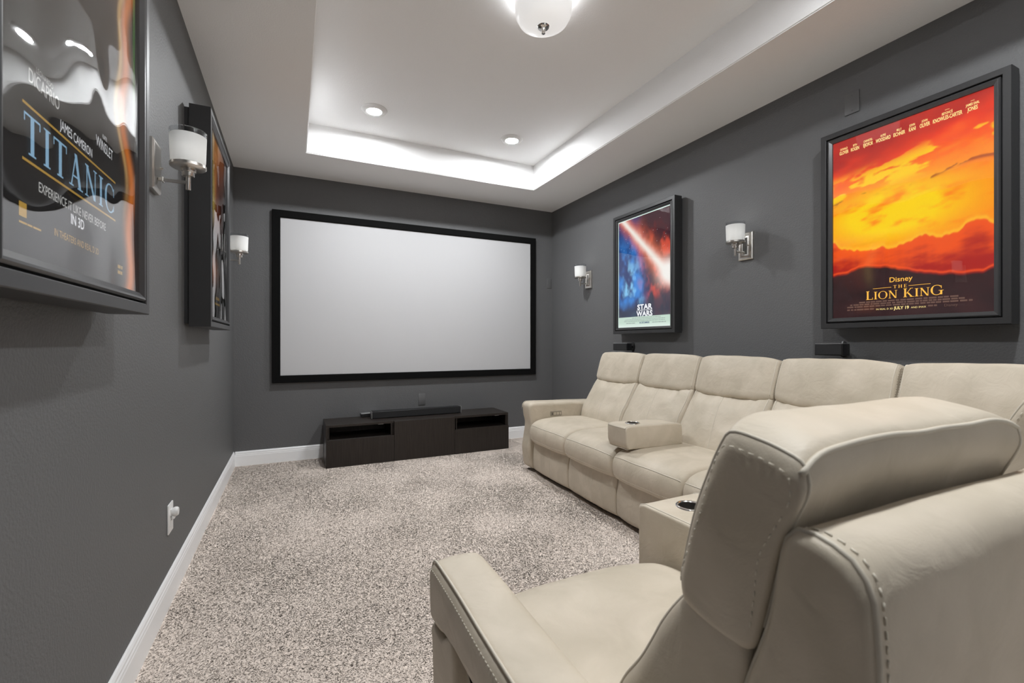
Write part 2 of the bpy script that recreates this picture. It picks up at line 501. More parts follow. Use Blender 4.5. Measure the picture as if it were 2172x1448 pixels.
t = 0.12
bm = bmesh.new(); box(bm, LX - t, RX + t, BY - t, FY + t, -0.1, 0.0)
floor = structure('floor', bm, 'carpet')
for nm, d in (('wall_left', (LX - t, LX, BY - t, FY + t, 0, 3.1)), ('wall_right', (RX, RX + t, BY - t, FY + t, 0, 3.1)),
              ('wall_front', (LX, RX, FY, FY + t, 0, 3.1)), ('wall_back', (LX, RX, BY - t, BY, 0, 3.1))):
    bm = bmesh.new(); box(bm, *d); structure(nm, bm, 'wall')

bm = bmesh.new()                                                     # dropped soffit round a raised tray
o_ = [(LX, BY), (RX, BY), (RX, FY), (LX, FY)]; i_ = [(TX0, TY0), (TX1, TY0), (TX1, TY1), (TX0, TY1)]
vo = [bm.verts.new((x, y, H)) for x, y in o_]; vi = [bm.verts.new((x, y, H)) for x, y in i_]
vt = [bm.verts.new((x, y, TZ)) for x, y in i_]; vu = [bm.verts.new((x, y, 3.1)) for x, y in o_]
for k in range(4):
    k2 = (k + 1) % 4
    bm.faces.new((vo[k], vo[k2], vi[k2], vi[k])); bm.faces.new((vi[k], vi[k2], vt[k2], vt[k])); bm.faces.new((vo[k], vo[k2], vu[k2], vu[k]))
bm.faces.new(vt); bm.faces.new(vu)
bmesh.ops.bevel(bm, geom=[e for e in bm.edges if all(v in vi for v in e.verts)], offset=0.006, segments=3, affect='EDGES')
structure('ceiling', bm, 'ceiling')

def baseboard(name, p0, p1, nrm):
    """moulded skirting from p0 to p1; nrm points into the room"""
    prof = [(0, 0), (0.014, 0), (0.014, 0.092), (0.0125, 0.098), (0.0125, 0.106), (0.010, 0.112), (0.010, 0.121), (0.006, 0.131), (0.003, 0.135), (0, 0.135)]
    bm = bmesh.new(); A = []; B = []
    for d, z in prof:
        A.append(bm.verts.new((p0[0] + nrm[0] * d, p0[1] + nrm[1] * d, z))); B.append(bm.verts.new((p1[0] + nrm[0] * d, p1[1] + nrm[1] * d, z)))
    for k in range(len(prof)):
        k2 = (k + 1) % len(prof); bm.faces.new((A[k], A[k2], B[k2], B[k]))
    bm.faces.new(A); bm.faces.new(B[::-1])
    structure(name, bm, 'trim')
baseboard('baseboard_left', (LX, BY), (LX, FY), (1, 0)); baseboard('baseboard_right', (RX, BY), (RX, FY), (-1, 0))
baseboard('baseboard_front', (LX + .014, FY), (RX - .014, FY), (0, -1)); baseboard('baseboard_back', (1.752, BY), (RX - .014, BY), (0, 1)); baseboard('baseboard_back', (LX + .014, BY), (0.748, BY), (0, 1))

# unseen white door, added behind the camera to bounce light onto the near seat
dr = empty('bounce_door_1', (1.25, BY, 0)); dr['kind'] = 'structure'
boxobj('bounce_door_leaf', (-0.42, 0.42, -0.003, 0.03, 0.005, 2.04), 'trim', dr, bev=0.003)
for z0, z1 in ((0.20, 0.90), (1.02, 1.90)):
    for x0 in (-0.35, 0.04):
        boxobj('bounce_door_panel', (x0, x0 + 0.31, 0.0305, 0.038, z0, z1), 'trim', dr, bev=0.004)
for x0 in (-0.50, 0.425): boxobj('bounce_door_casing', (x0, x0 + 0.075, 0.0, 0.022, 0.0, 2.12), 'trim', dr, bev=0.003)
boxobj('bounce_door_casing', (-0.50, 0.50, 0.0, 0.022, 2.045, 2.12), 'trim', dr, bev=0.003)
bm = bmesh.new(); lathe(bm, [(0.0, 0.0), (0.026, 0.0), (0.026, 0.006), (0.010, 0.010), (0.010, 0.035), (0.024, 0.045), (0.026, 0.058), (0.015, 0.068), (0.0, 0.070)], 24)
for v in bm.verts: v.co = Vector((v.co.x - 0.37, 0.03 + v.co.z, v.co.y + 0.96))
shade_auto(obj('bounce_door_knob', bm, 'nickel', dr))

# carpet pile: short leaning tufts over the open floor
def carpet_pile():
    n = 760000
    # denser towards the near end
    u = rng.random(n); y = 0.75 + (4.835 - 0.75) * u ** 1.45
    x = LX + 0.016 + (2.08 - LX) * rng.random(n)
    keep = ~((x > 0.42) & (y < 1.02))
    x, y = x[keep], y[keep]
    x2 = 2.08 + rng.random(26000) * 0.78; y2 = 3.55 + rng.random(26000) * 1.28
    x = np.r_[x, x2]; y = np.r_[y, y2]; n = len(x)
    fld = lambda a, b: np.sin(a[0] * x + a[1] * y + a[2]) * np.sin(b[0] * x + b[1] * y + b[2])
    lean = 0.5 * fld((2.1, 1.3, 0.4), (0.7, 3.2, 1.0)) + 0.5 * fld((5.1, -2.3, 1.4), (1.7, 6.2, 2.0)) + 0.35 * fld((11, 3, 0), (-4, 9, 1.2))
    ang = rng.random(n) * 2 * PI
    hgt = 0.0022 + 0.0026 * rng.random(n)
    lx = lean * 0.003 + 0.0045 * rng.standard_normal(n); ly = lean * 0.002 + 0.004 * rng.standard_normal(n)
    w = 0.0030 + 0.0022 * rng.random(n)
    V = np.empty((n, 3, 3), np.float32)
    V[:, 0] = np.c_[x - w * np.cos(ang), y - w * np.sin(ang), np.full(n, 0.0)]
    V[:, 1] = np.c_[x + w * np.cos(ang), y + w * np.sin(ang), np.full(n, 0.0)]
    V[:, 2] = np.c_[x + lx, y + ly, hgt]
    me = bpy.data.meshes.new('carpet_pile')
    me.vertices.add(3 * n); me.loops.add(3 * n); me.polygons.add(n)
    me.vertices.foreach_set('co', V.ravel())
    me.loops.foreach_set('vertex_index', np.arange(3 * n, dtype=np.int32))
    me.polygons.foreach_set('loop_start', np.arange(0, 3 * n, 3, dtype=np.int32))
    me.polygons.foreach_set('loop_total', np.full(n, 3, np.int32))
    me.update(calc_edges=True)
    me.materials.append(M['carpet'])
    o = bpy.data.objects.new('carpet_pile', me); link(o, floor); o['kind'] = 'stuff'
carpet_pile()

# ------------------------------------------------------------------ sectional sofa
SOFA = empty('sectional_sofa', (1.6, 1.6, 0), label='cream leather L-shaped reclining sectional sofa along the right wall', cat='sofa')
OFF = Matrix.Translation((-1.6, -1.6, 0))
def spart(name, bm, m='leather', parent=None, smooth=True, mats=None):
    for v in bm.verts: v.co = OFF @ v.co
    return obj(name, bm, m, parent or SOFA, smooth, mats)

# local frames: x along the run, y towards the sitter's feet, z up; y = 0 is the outside of the back
near = Matrix.Translation((0, 0.217, 0))
rot = math.radians(1.8)
far = Matrix.Translation((2.755, 3.48, 0)) @ Matrix.Rotation(PI / 2 - rot, 4, 'Z')      # local x = 0 at the far arm, negative towards the camera

HEAD = [(0.060, 0.985), (0.059, 1.008), (0.064, 1.021), (0.078, 1.028), (0.110, 1.036), (0.148, 1.040), (0.163, 1.026), (0.186, 0.975), (0.206, 0.915), (0.220, 0.86), (0.226, 0.825),
        (0.215, 0.803), (0.170, 0.795), (0.120, 0.80), (0.102, 0.845), (0.084, 0.92)]
LUMB = [(0.118, 0.80), (0.165, 0.815), (0.212, 0.812), (0.238, 0.785), (0.275, 0.725), (0.325, 0.645), (0.368, 0.57), (0.395, 0.50), (0.398, 0.45),
        (0.36, 0.43), (0.25, 0.43), (0.17, 0.50), (0.14, 0.65)]
SEAT = [(0.26, 0.36), (0.28, 0.44), (0.36, 0.468), (0.50, 0.476), (0.66, 0.478), (0.80, 0.472), (0.885, 0.452), (0.93, 0.418), (0.945, 0.375),
        (0.94, 0.325), (0.915, 0.288), (0.86, 0.278), (0.70, 0.285), (0.40, 0.30)]

def crown(W, cz=0.02, cy=0.0, zlo=0.0, zhi=1.0, p=2.0, tuck=0.0):
    def f(x, y, z):
        s = min(1.0, abs(2 * x / W)); k = 1 - s ** p
        h = min(1.0, max(0.0, (z - zlo) / (zhi - zlo)))
        return (x, y + cy * k, z + cz * k * h - tuck * (1 - k) * h)
    return f

def back(F, xc, W, hw, seed, seam=True, detail=1.0, vertical_seam=True, n=1):
    M4 = F @ Matrix.Translation((xc, 0, 0))
    def dl(x, y, z):
        a = min(1, abs(2 * x / W)); k = 1 - a ** 2.4; lowf = 1 if z < 0.74 else max(0.0, (0.815 - z) / 0.075)
        gather = mnoise.noise(Vector((x * 34 + seed, 0.3, 0.0))) * max(0.0, min(1.0, (z - 0.69) / 0.09))
        return (x, y + 0.026 * k * lowf - 0.016 * a ** 10 * max(0.0, min(1.0, (y - 0.14) / 0.14)) + 0.006 * gather, z - 0.012 * (1 - a ** 2) * max(0.0, min(1.0, (z - 0.70) / 0.08)) + 0.004 * gather)
    bm, e, rg = loft(LUMB, W - 0.010, 0.018, nx=34, npf=84, puff=0.004, M4=M4, noise_amp=0.0065, noise_sc=9, seed=seed, deform=dl)
    Pl = spline(LUMB, 84); kl = [i for i in range(84) if Pl[i, 0] > 0.228 and Pl[i, 1] > 0.455]
    seamline = [rg[5 + int(34 * (0.56 - 0.10 * math.sin(1.4 * n_ / len(kl))))][i].co.lerp(rg[6 + int(34 * (0.56 - 0.10 * math.sin(1.4 * n_ / len(kl))))][i].co, (34 * (0.56 - 0.10 * math.sin(1.4 * n_ / len(kl)))) % 1.0) for n_, i in enumerate(kl)]
    lb = spart('backrest', bm)
    for k in (0, 1):
        bm = bmesh.new(); tube(bm, [p for p in e[k][8:46]], 0.0032, 6)
        spart('piping', bm, 'piping', lb)
    if vertical_seam:
        bm = bmesh.new()
        tube(bm, [p + (M4.to_3x3() @ Vector((0, 0.0004, 0.0004))) for p in seamline], 0.0015, 5)
        spart('centre_seam', bm, 'piping', lb)
    def dh(x, y, z):
        a = min(1, abs(2 * x / hw)); k = 1 - a ** 3; up = min(1, max(0, (z - 0.82) / 0.21)); dn = max(0.0, min(1, (0.87 - z) / 0.06))
        gather = mnoise.noise(Vector((x * 26 + seed, 4.3, 0.0)))
        return (x, y + 0.014 * k - 0.010 * a ** 10 * max(0.0, min(1.0, (y - 0.08) / 0.11)) + 0.004 * gather * dn, z + k * (0.010 * up - 0.016 * dn) - 0.016 * a ** 12 * up + 0.005 * gather * dn)
    bm, e, rg = loft(HEAD, hw, 0.012, nx=34, npf=84, puff=0.002, M4=M4, noise_amp=0.0045, noise_sc=10, seed=seed + 5, deform=dh)
    Ph = spline(HEAD, 84); kr = int(np.argmin((Ph[:, 0] - 0.062) ** 2 + (Ph[:, 1] - 1.019) ** 2))
    rear = [r[kr].co.copy() for r in rg[3:-3]]
    hd = spart('headrest', bm, 'leather', lb)
    bm = bmesh.new(); tube(bm, rear, 0.0034, 8); spart('piping', bm, 'piping', lb)
    for k in (0, 1):
        i0 = next(i for i, p in enumerate(e[k]) if p.z < 0.822 + 0.004); loop = list(e[k])
        zl = [i for i, p in enumerate(loop) if p.z > 0.824]; low_ = [i for i in range(len(loop)) if i not in zl]
        st_ = low_[-1] + 1; run = [loop[(st_ + i) % len(loop)] for i in range(len(zl))]
        cc = sum((Vector(p) for p in run), Vector()) / len(run); run = [Vector(p) + (Vector(p) - cc).normalized() * -0.0003 for p in run]
        bm = bmesh.new(); tube(bm, run, 0.0024, 8)
        spart('piping', bm, 'piping', lb)
    ax = (M4.to_3x3() @ Vector((1, 0, 0)))
    bm = bmesh.new()
    for k, sg in ((0, -1), (1, 1)):
        c = sum((Vector(p) for p in e[k]), Vector()) / len(e[k])
        inn = [Vector(p) + (c - Vector(p)).normalized() * 0.0150 + ax * sg * 0.0126 for p in e[k]]
        inn = [p for p in inn if p.z > 0.822]
        js = [0] + [i + 1 for i in range(len(inn) - 1) if (inn[i + 1] - inn[i]).length > 0.03] + [len(inn)]
        for a_, b_ in zip(js[:-1], js[1:]):
            if b_ - a_ > 2: stitch_run(bm, inn[a_:b_], Vector((0, 0, 0)), 0.006, 0.006, 0.0008)
    s = spart('stitching', bm, 'thread', lb); s['kind'] = 'stuff'
    return hd

def seat(F, xc, W, seed, panel=True):
    M4 = F @ Matrix.Translation((xc, 0, 0))
    def df(x, y, z):
        s = abs(2 * x / W); k = 1 - min(1, s) ** 3.2
        fr = max(0.0, (y - 0.5) / 0.45)
        return (x, y - 0.034 * (1 - k) * fr, z + 0.014 * k * (1 if z > 0.4 else 0.3) - 0.004)
    bm, e, rg = loft(SEAT, W - 0.006, 0.030, nx=22, npf=100, puff=0.004, M4=M4, deform=df, noise_amp=0.0035, noise_sc=6, seed=seed)
    # front seam: the ring point nearest the top front edge
    line = []
    P = spline(SEAT, 100); ki = int(np.argmin((P[:, 0] - 0.925) ** 2 + (P[:, 1] - 0.424) ** 2))
    for r in rg[3:-3]:
        line.append(r[ki].co.copy())
    kb = int(np.argmin((P[:, 0] - 0.935) ** 2 + (P[:, 1] - 0.312) ** 2))
    low = [r[kb].co.copy() for r in rg[3:-3]]
    st = spart('seat_cushion', bm)
    bm = bmesh.new(); tube(bm, line, 0.0030, 6); spart('piping', bm, 'piping', st)
    bm = bmesh.new(); stitch_run(bm, low, M4.to_3x3() @ Vector((0, 0.001, 0)), 0.008, 0.004, 0.0011)
    s = spart('stitching', bm, 'thread', st); s['kind'] = 'stuff'
    if panel:
        pr = [(0.80, 0.30), (0.862, 0.30), (0.872, 0.285), (0.888, 0.18), (0.888, 0.075), (0.874, 0.036), (0.80, 0.032)]
        bm, e, rg = loft(pr, W - 0.006, 0.012, nx=16, npf=60, puff=0.0, M4=M4, deform=lambda x, y, z: (x, y - 0.014 * min(1, abs(2 * x / W)) ** 4, z), noise_amp=0.003, noise_sc=7, seed=seed + 2)
        P = spline(pr, 60); ks = [k for k in range(60) if P[k, 0] > 0.872]
        tmp = [rg[5 + 7][k].co.copy() for k in ks]
        fp = spart('footrest_panel', bm); bm = bmesh.new()
        tube(bm, [p + M4.to_3x3() @ Vector((0, 0.0002, 0)) for p in tmp], 0.0016, 5)
        spart('centre_seam', bm, 'piping', fp)
    return st

def shell(F, xc, W, seed, bottom=0.05):
    """outside back: upright rear panel with a soft top, and a leaning front edge"""
    pr = [(0.002, 0.60), (0.0, 0.80), (0.001, 0.895), (0.004, 0.918), (0.014, 0.936), (0.036, 0.946), (0.058, 0.949), (0.074, 0.943), (0.081, 0.925), (0.086, 0.90), (0.098, 0.84), (0.122, 0.765), (0.150, 0.68),
          (0.17, 0.58), (0.20, 0.40), (0.20, bottom + 0.03), (0.18, bottom), (0.03, bottom), (0.006, bottom + 0.03), (0.002, 0.3)]
    M4 = F @ Matrix.Translation((xc, 0, 0))
    bm, e, rg = loft(pr, W, 0.012, nx=24, npf=120, puff=0.004, M4=M4, noise_amp=0.004, noise_sc=8, seed=seed)
    sh = spart('back_shell', bm)
    for k in (0, 1):
        bm = bmesh.new(); tube(bm, e[k], 0.0034, 6, closed=True)
        spart('piping', bm, 'piping', sh)
    ax = (M4.to_3x3() @ Vector((1, 0, 0)))
    bm = bmesh.new()
    for k, sg in ((0, 1), (1, -1)):
        stitch_run(bm, [Vector(p) + ax * sg * 0.014 for p in e[k]][:70], M4.to_3x3() @ Vector((0, -0.0005, 0.0008)), 0.007, 0.005, 0.0011)
    s = spart('stitching', bm, 'thread', sh); s['kind'] = 'stuff'

def arm(F, x0, x1, inner, seed, front=0.885, near_arm=False):
    """padded arm; profile runs along y, built as a loft across its width; inner = +1 when the seat lies on the +x side"""
    W = x1 - x0; xc = (x0 + x1) / 2
    M4 = F @ Matrix.Translation((xc, 0, 0))
    top = [(0.13, 0.30), (0.13, 0.55), (0.17, 0.585), (0.40, 0.594), (0.70, 0.602), (front - 0.045, 0.604), (front - 0.012, 0.594), (front, 0.570), (front - 0.006, 0.50), (front - 0.022, 0.42), (front - 0.03, 0.30)]
    if not near_arm:
        top = top[:-1] + [(front - 0.008, 0.30), (front + 0.005, 0.20), (front - 0.010, 0.08), (front - 0.035, 0.035), (front - 0.12, 0.028), (0.16, 0.028), (0.13, 0.08)]
    else:
        top = top[:-2] + [(front - 0.014, 0.475), (front - 0.035, 0.462), (front - 0.10, 0.470), (front - 0.15, 0.485), (0.5, 0.49), (0.2, 0.48), (0.14, 0.46)]
        top[0] = (0.13, 0.50)
    bm, e, rg = loft(top, W, 0.026, nx=10, npf=120, puff=0.003, M4=M4, deform=lambda x, y, z, W=W: (x, y, z + 0.007 * (1 - min(1, abs(2 * x / W)) ** 2) * (z > 0.55)), noise_amp=0.003, noise_sc=6, seed=seed)
    ob = spart('armrest', bm)
    k = 0 if inner > 0 else 1
    ax = M4.to_3x3() @ Vector((1, 0, 0))
    P = spline(top, 120)
    ks = [i for i in range(120) if P[i, 1] > 0.535]
    bm = bmesh.new()
    line = [Vector(e[k][i]) for i in ks]
    tube(bm, [p + ax * (-1 if k == 0 else 1) * 0.012 for p in line], 0.0030, 6)
    spart('piping', bm, 'piping', ob)
    bm = bmesh.new()
    cz = M4 @ Vector((0, 0.5, 0.5))
    stitch_run(bm, [p + ax * (-1 if k == 0 else 1) * 0.0243 + Vector((0, 0, -0.016)) for p in line], Vector((0, 0, 0)), 0.006, 0.005, 0.0011)
    s = spart('stitching', bm, 'thread', ob); s['kind'] = 'stuff'
    if near_arm:
        # lower side: a front post and a recessed panel behind it
        pr = [(front - 0.20, 0.05), (front - 0.19, 0.475), (front - 0.10, 0.462), (front - 0.026, 0.456), (front - 0.03, 0.40), (front - 0.045, 0.22), (front - 0.06, 0.07), (front - 0.08, 0.05)]
        bm, e, rg = loft(pr, W - 0.006, 0.010, nx=8, npf=60, puff=0.002, M4=M4, noise_amp=0.002, seed=seed + 3)
        spart('arm_post', bm)
        pr = [(0.14, 0.05), (0.14, 0.48), (front - 0.19, 0.485), (front - 0.17, 0.46), (front - 0.17, 0.07), (front - 0.19, 0.05)]
        bm, e, rg = loft(pr, W - 0.064, 0.010, nx=8, npf=60, puff=0.0, M4=M4, seed=seed + 4)
        spart('arm_side_panel', bm)
    return ob

def console(F, xc, W, y0, y1, z0, z1, cup, seed):
    M4 = F @ Matrix.Translation((xc, 0, 0))
    dz = z1 - z0
    pr = [(y0, z0 + 0.02), (y0, z1 - 0.03), (y0 + 0.02, z1 - 0.012), (y0 + 0.10, z1 - 0.004), (y1 - 0.10, z1), (y1 - 0.02, z1 - 0.002), (y1 - 0.002, z1 - 0.012), (y1, z1 - 0.05), (y1 - 0.002, z0 + 0.04), (y1 - 0.02, z0 + 0.004), (y1 - 0.05, z0), (y0 + 0.03, z0)]
    bm, e, rg = loft(pr, W, 0.010, nx=10, npf=96, puff=0.004, M4=M4, noise_amp=0.002, seed=seed)
    cp = M4 @ Vector((cup[0], cup[1], z1))
    c = spart('console', bm)
    bm = bmesh.new(); lathe(bm, [(0.0, -0.07), (0.0405, -0.07), (0.0405, 0.03), (0.0, 0.03)], 36, OFF @ cp)
    cut = obj('cutter', bm, 'cupdark')
    md = c.modifiers.new('well', 'BOOLEAN'); md.operation = 'DIFFERENCE'; md.object = cut; md.solver = 'EXACT'
    c.parent = None; bpy.context.view_layer.update()
    me = bpy.data.meshes.new_from_object(c.evaluated_get(bpy.context.evaluated_depsgraph_get()))
    c.modifiers.clear(); c.data = me; c.parent = SOFA
    bpy.data.objects.remove(cut)
    shade_auto(c, 50)
    P = spline(pr, 96); ks = [i for i in range(96) if P[i, 1] > z1 - 0.02]
    for k in (0, 1):
        bm = bmesh.new(); tube(bm, [e[k][i] for i in ks], 0.0024, 6); spart('piping', bm, 'piping', c)
    bm = bmesh.new()
    kf = int(np.argmin((P[:, 0] - y1) ** 2 + (P[:, 1] - (z1 - 0.014)) ** 2))
    tube(bm, [Vector(e[0][kf]), Vector(e[1][kf])], 0.0024, 6)
    spart('piping', bm, 'piping', c)
    bm = bmesh.new()
    lathe(bm, [(0.0, -0.055), (0.036, -0.055), (0.038, -0.01), (0.038, 0.001)], 36, cp, mi=1)
    lathe(bm, [(0.038, 0.001), (0.040, 0.0045), (0.045, 0.0045), (0.047, 0.001), (0.047, -0.004)], 36, cp, mi=0)
    spart('cup_holder', bm, None, c, mats=['chrome', 'cupdark'])
    return c

# --- far run: four seats facing left, arm at the far end
pitch = 0.588
for i in range(4):
    xc = -0.02 - pitch * (i + 0.5)
    seat(far, xc, pitch, 10 + i)
    back(far, xc, pitch, pitch - 0.008, 20 + i)
    shell(far, xc, pitch - 0.004, 30 + i)
fa = arm(far, -0.015, 0.145, -1, 3, front=0.905)
console(far, -0.02 - 2 * pitch - 0.045, 0.190, 0.46, 0.905, 0.482, 0.625, (0.0, 0.78), 5)
# arm switch panel
F3 = far
bm = bmesh.new()
box(bm, -0.019, -0.0125, 0.585, 0.70, 0.482, 0.524, bev=0.003)
for f in bm.faces: f.material_index = 0
for k, (a, b) in enumerate(((0.600, 0.607), (0.618, 0.640), (0.648, 0.670), (0.678, 0.690))):
    box(bm, -0.0215, -0.018, 0.700 - (a - 0.585) - (b - a), 0.700 - (a - 0.585), 0.492, 0.514, mi=1 if k == 0 else 2)
for v in bm.verts: v.co = far @ v.co
spart('control_panel', bm, None, fa, smooth=False, mats=['tan', 'cupdark', 'leather'])

# --- corner
xk = -0.02 - 4 * pitch
ck = far @ Vector((xk, 0, 0))
def corner():
    # seat block filling the angle
    y1 = ck.y - 0.004; y0 = 0.40
    pr = SEAT
    Mc = far @ Matrix.Translation((xk - 0.37, 0, 0))
    back(far, xk - 0.30, 0.60, 0.585, 41)
    shell(far, xk - 0.30, 0.60, 42)
    bm, e, rg = loft([(0.26, 0.05), (0.26, 0.44), (0.34, 0.472), (0.6, 0.478), (0.86, 0.472), (0.905, 0.44), (0.91, 0.10), (0.88, 0.05)], 0.70, 0.02, nx=20, npf=80, M4=far @ Matrix.Translation((xk - 0.352, 0, 0)), noise_amp=0.003, seed=43)
    spart('seat_cushion', bm)
corner()

# --- near run: armed seat, console, second seat; all face the screen
arm(near, 0.298, 0.435, 1, 50, front=0.885, near_arm=True)
seat(near, 0.735, 0.600, 51)
back(near, 0.708, 0.530, 0.525, 52)
shell(near, 0.742, 0.600, 53)
console(near, 1.170, 0.262, 0.16, 0.972, 0.05, 0.602, (-0.005, 0.865), 54)
seat(near, 1.585, 0.560, 55)
back(near, 1.575, 0.530, 0.525, 56)
shell(near, 1.590, 0.56, 57)
# base plinths and feet
def plinth(F, x0, x1, y0, y1):
    bm = bmesh.new(); box(bm, x0, x1, y0, y1, 0.018, 0.052)
    for v in bm.verts: v.co = F @ v.co
    spart('base_frame', bm, 'darkgap', smooth=False)
    for sx in (x0 + 0.05, x1 - 0.05):
        for sy in (y0 + 0.04, y1 - 0.04):
            bm = bmesh.new(); lathe(bm, [(0.0, 0.0), (0.022, 0.0), (0.024, 0.03), (0.0, 0.03)], 14, (0, 0, 0))
            for v in bm.verts: v.co = F @ (v.co + Vector((sx, sy, 0)))
            spart('foot', bm, 'darkgap', smooth=False)
plinth(far, xk - 0.60, 0.12, 0.10, 0.83)
plinth(near, 0.31, 1.86, 0.06, 0.82)

# ------------------------------------------------------------------ projection screen
scr = empty('projection_screen', ((2.638 - 0.178) / 2, FY, 1.569), 0, 'wide white projection screen in a black velvet frame on the front wall', 'projection screen')
SW_, SH_ = 2.814, 1.635
bm = bmesh.new(); ring(bm, SW_, SH_, [(0, 0), (0, -0.034), (0.004, -0.038), (0.064, -0.038), (0.070, -0.030), (0.070, 0)])
obj('frame', bm, 'velvet', scr)
boxobj('screen_surface', (-SW_ / 2 + 0.066, SW_ / 2 - 0.066, -0.022, -0.014, -SH_ / 2 + 0.066, SH_ / 2 - 0.066), 'screen', scr)

# ------------------------------------------------------------------ television stand and what stands on it
tv = empty('tv_stand', (1.174, 4.42, 0), 0, 'long low dark brown media cabinet under the projection screen', 'cabinet')
w = 0.907; D = 0.405; zt = 0.385
def tvbox(name, d, bev=0.0015, parent=None):
    return boxobj(name, d, 'veneer', parent or tv, bev=bev)
tvbox('top_board', (-w, w, 0.0, D, zt - 0.022, zt))
tvbox('bottom_board', (-w + 0.018, w - 0.018, 0.004, D, 0.0, 0.02))
tvbox('back_panel', (-w + 0.018, w - 0.018, D - 0.012, D - 0.002, 0.02, zt - 0.022))
for x in (-w, w - 0.018): tvbox('side_panel', (x, x + 0.018, 0.0, D, 0.0, zt - 0.0225))
for x in (-w / 3 - 0.017, w / 3 - 0.017): tvbox('divider', (x, x + 0.034, 0.019, D - 0.013, 0.0205, zt - 0.0225))
for x0, x1 in ((-w + 0.018, -w / 3 - 0.0175), (w / 3 + 0.0175, w - 0.018)):
    tvbox('shelf', (x0 + 0.0005, x1 - 0.0005, 0.022, D - 0.013, 0.232, 0.248))
    tvbox('drawer_front', (x0 - 0.016, x1 + 0.016, -0.0175, -0.0005, 0.004, 0.250))
    for s_ in (x0 + 0.002, x1 - 0.011): tvbox('shelf_edge', (s_, s_ + 0.009, 0.001, 0.018, 0.2505, zt - 0.0225))
    bm = bmesh.new(); box(bm, x1 - 0.125, x1 - 0.075, 0.03, 0.05, zt - 0.030, zt - 0.0222, bev=0.002); obj('hinge_bracket', bm, 'silver', tv)
tvbox('door', (-w / 3 + 0.0005, w / 3 - 0.0005, -0.0175, -0.0005, 0.004, zt - 0.0035))

sb = empty('soundbar', (1.153, 4.60, zt), 0, 'long black soundbar with silver ends on the media cabinet', 'soundbar')
bm = bmesh.new(); box(bm, -0.455, 0.455, 0.0, 0.095, 0.004, 0.071, bev=0.006); shade_auto(obj('body', bm, 'speaker', sb))
bm = bmesh.new(); box(bm, -0.450, 0.450, -0.003, 0.0, 0.008, 0.066); obj('grille', bm, 'grille', sb)
for x in (-0.461, 0.4555):
    bm = bmesh.new(); box(bm, x, x + 0.0055, -0.004, 0.097, 0.003, 0.073, bev=0.002); obj('end_cap', bm, 'silver', sb)
for x in (-0.40, 0.40):
    bm = bmesh.new(); box(bm, x - 0.03, x + 0.03, 0.01, 0.08, 0.0, 0.0045); obj('rubber_foot', bm, 'speaker', sb)

mb = empty('media_box', (0.70, 4.745, zt), 0, 'small black media box behind the left end of the soundbar', 'media box')
bm = bmesh.new(); box(bm, -0.088, 0.09, 0.0, 0.075, 0.003, 0.036, bev=0.003); obj('body', bm, 'speaker', mb)
bm = bmesh.new(); box(bm, -0.089, 0.091, -0.001, 0.076, 0.036, 0.0395, bev=0.001); obj('lid_highlight', bm, 'silver', mb)  # silver sheet paints the highlight along the black box's top edge
for x in (-0.07, 0.07):
    bm = bmesh.new(); box(bm, x - 0.008, x + 0.008, 0.01, 0.06, 0.0, 0.0032); obj('rubber_foot', bm, 'speaker', mb)

# ------------------------------------------------------------------ cover plates and outlet
def cover_plate(loc, rz, label, wd=0.076, ht=0.122):
    e = empty('cover_plate', loc, rz, label, 'cover plate')
    bm = bmesh.new(); box(bm, -wd / 2, wd / 2, -0.006, 0.0, -ht / 2, ht / 2, bev=0.0025); shade_auto(obj('plate', bm, 'plate', e))
    bm = bmesh.new(); lathe(bm, [(0.0035, 0.0), (0.003, 0.0016), (0.0, 0.002)], 12)
    for z in (-0.042, 0.042):
        b2 = bmesh.new(); lathe(b2, [(0.0035, 0.0), (0.003, 0.0014), (0.0, 0.0018)], 12)
        for v in b2.verts: v.co = Vector((v.co.x, -0.0058 - v.co.z, v.co.y + z))
        obj('screw', b2, 'plate', e)
    bm.free()
    return e
cover_plate((RX, 1.50, 2.502), -PI / 2, 'grey blank cover plate high on the right wall above the orange poster')
cover_plate((1.253, FY, 0.522), 0, 'grey blank cover plate on the front wall above the soundbar')
cover_plate((2.838, FY, 1.862), 0, 'grey blank cover plate beside the right edge of the projection screen', 0.062)

ot = empty('wall_outlet', (LX, 2.455, 0.366), PI / 2, 'white duplex wall outlet low on the left wall', 'outlet')
bm = bmesh.new(); box(bm, -0.042, 0.042, -0.007, 0.0, -0.064, 0.064, bev=0.003); shade_auto(obj('plate', bm, 'plastic_w', ot))
for z in (-0.024, 0.024):
    bm = bmesh.new(); box(bm, -0.017, 0.017, -0.0095, -0.0065, z - 0.014, z + 0.014, bev=0.001); obj('socket', bm, 'plastic_w', ot)
pl = empty('plug_in_freshener', (LX + 0.0098, 2.455, 0.39), PI / 2, 'small round white plug-in device in the upper socket of the wall outlet', 'plug')
bm = bmesh.new(); lathe(bm, [(0.0, 0.0), (0.015, 0.0), (0.017, 0.005), (0.020, 0.010), (0.020, 0.018), (0.016, 0.024), (0.0, 0.027)], 28)
for v in bm.verts: v.co = Vector((v.co.x, -v.co.z, v.co.y))
shade_auto(obj('cap', bm, 'plastic_w', pl))
bm = bmesh.new(); box(bm, -0.012, 0.012, -0.012, -0.0002, -0.030, -0.015, bev=0.003); obj('plug_body', bm, 'plastic_w', pl)

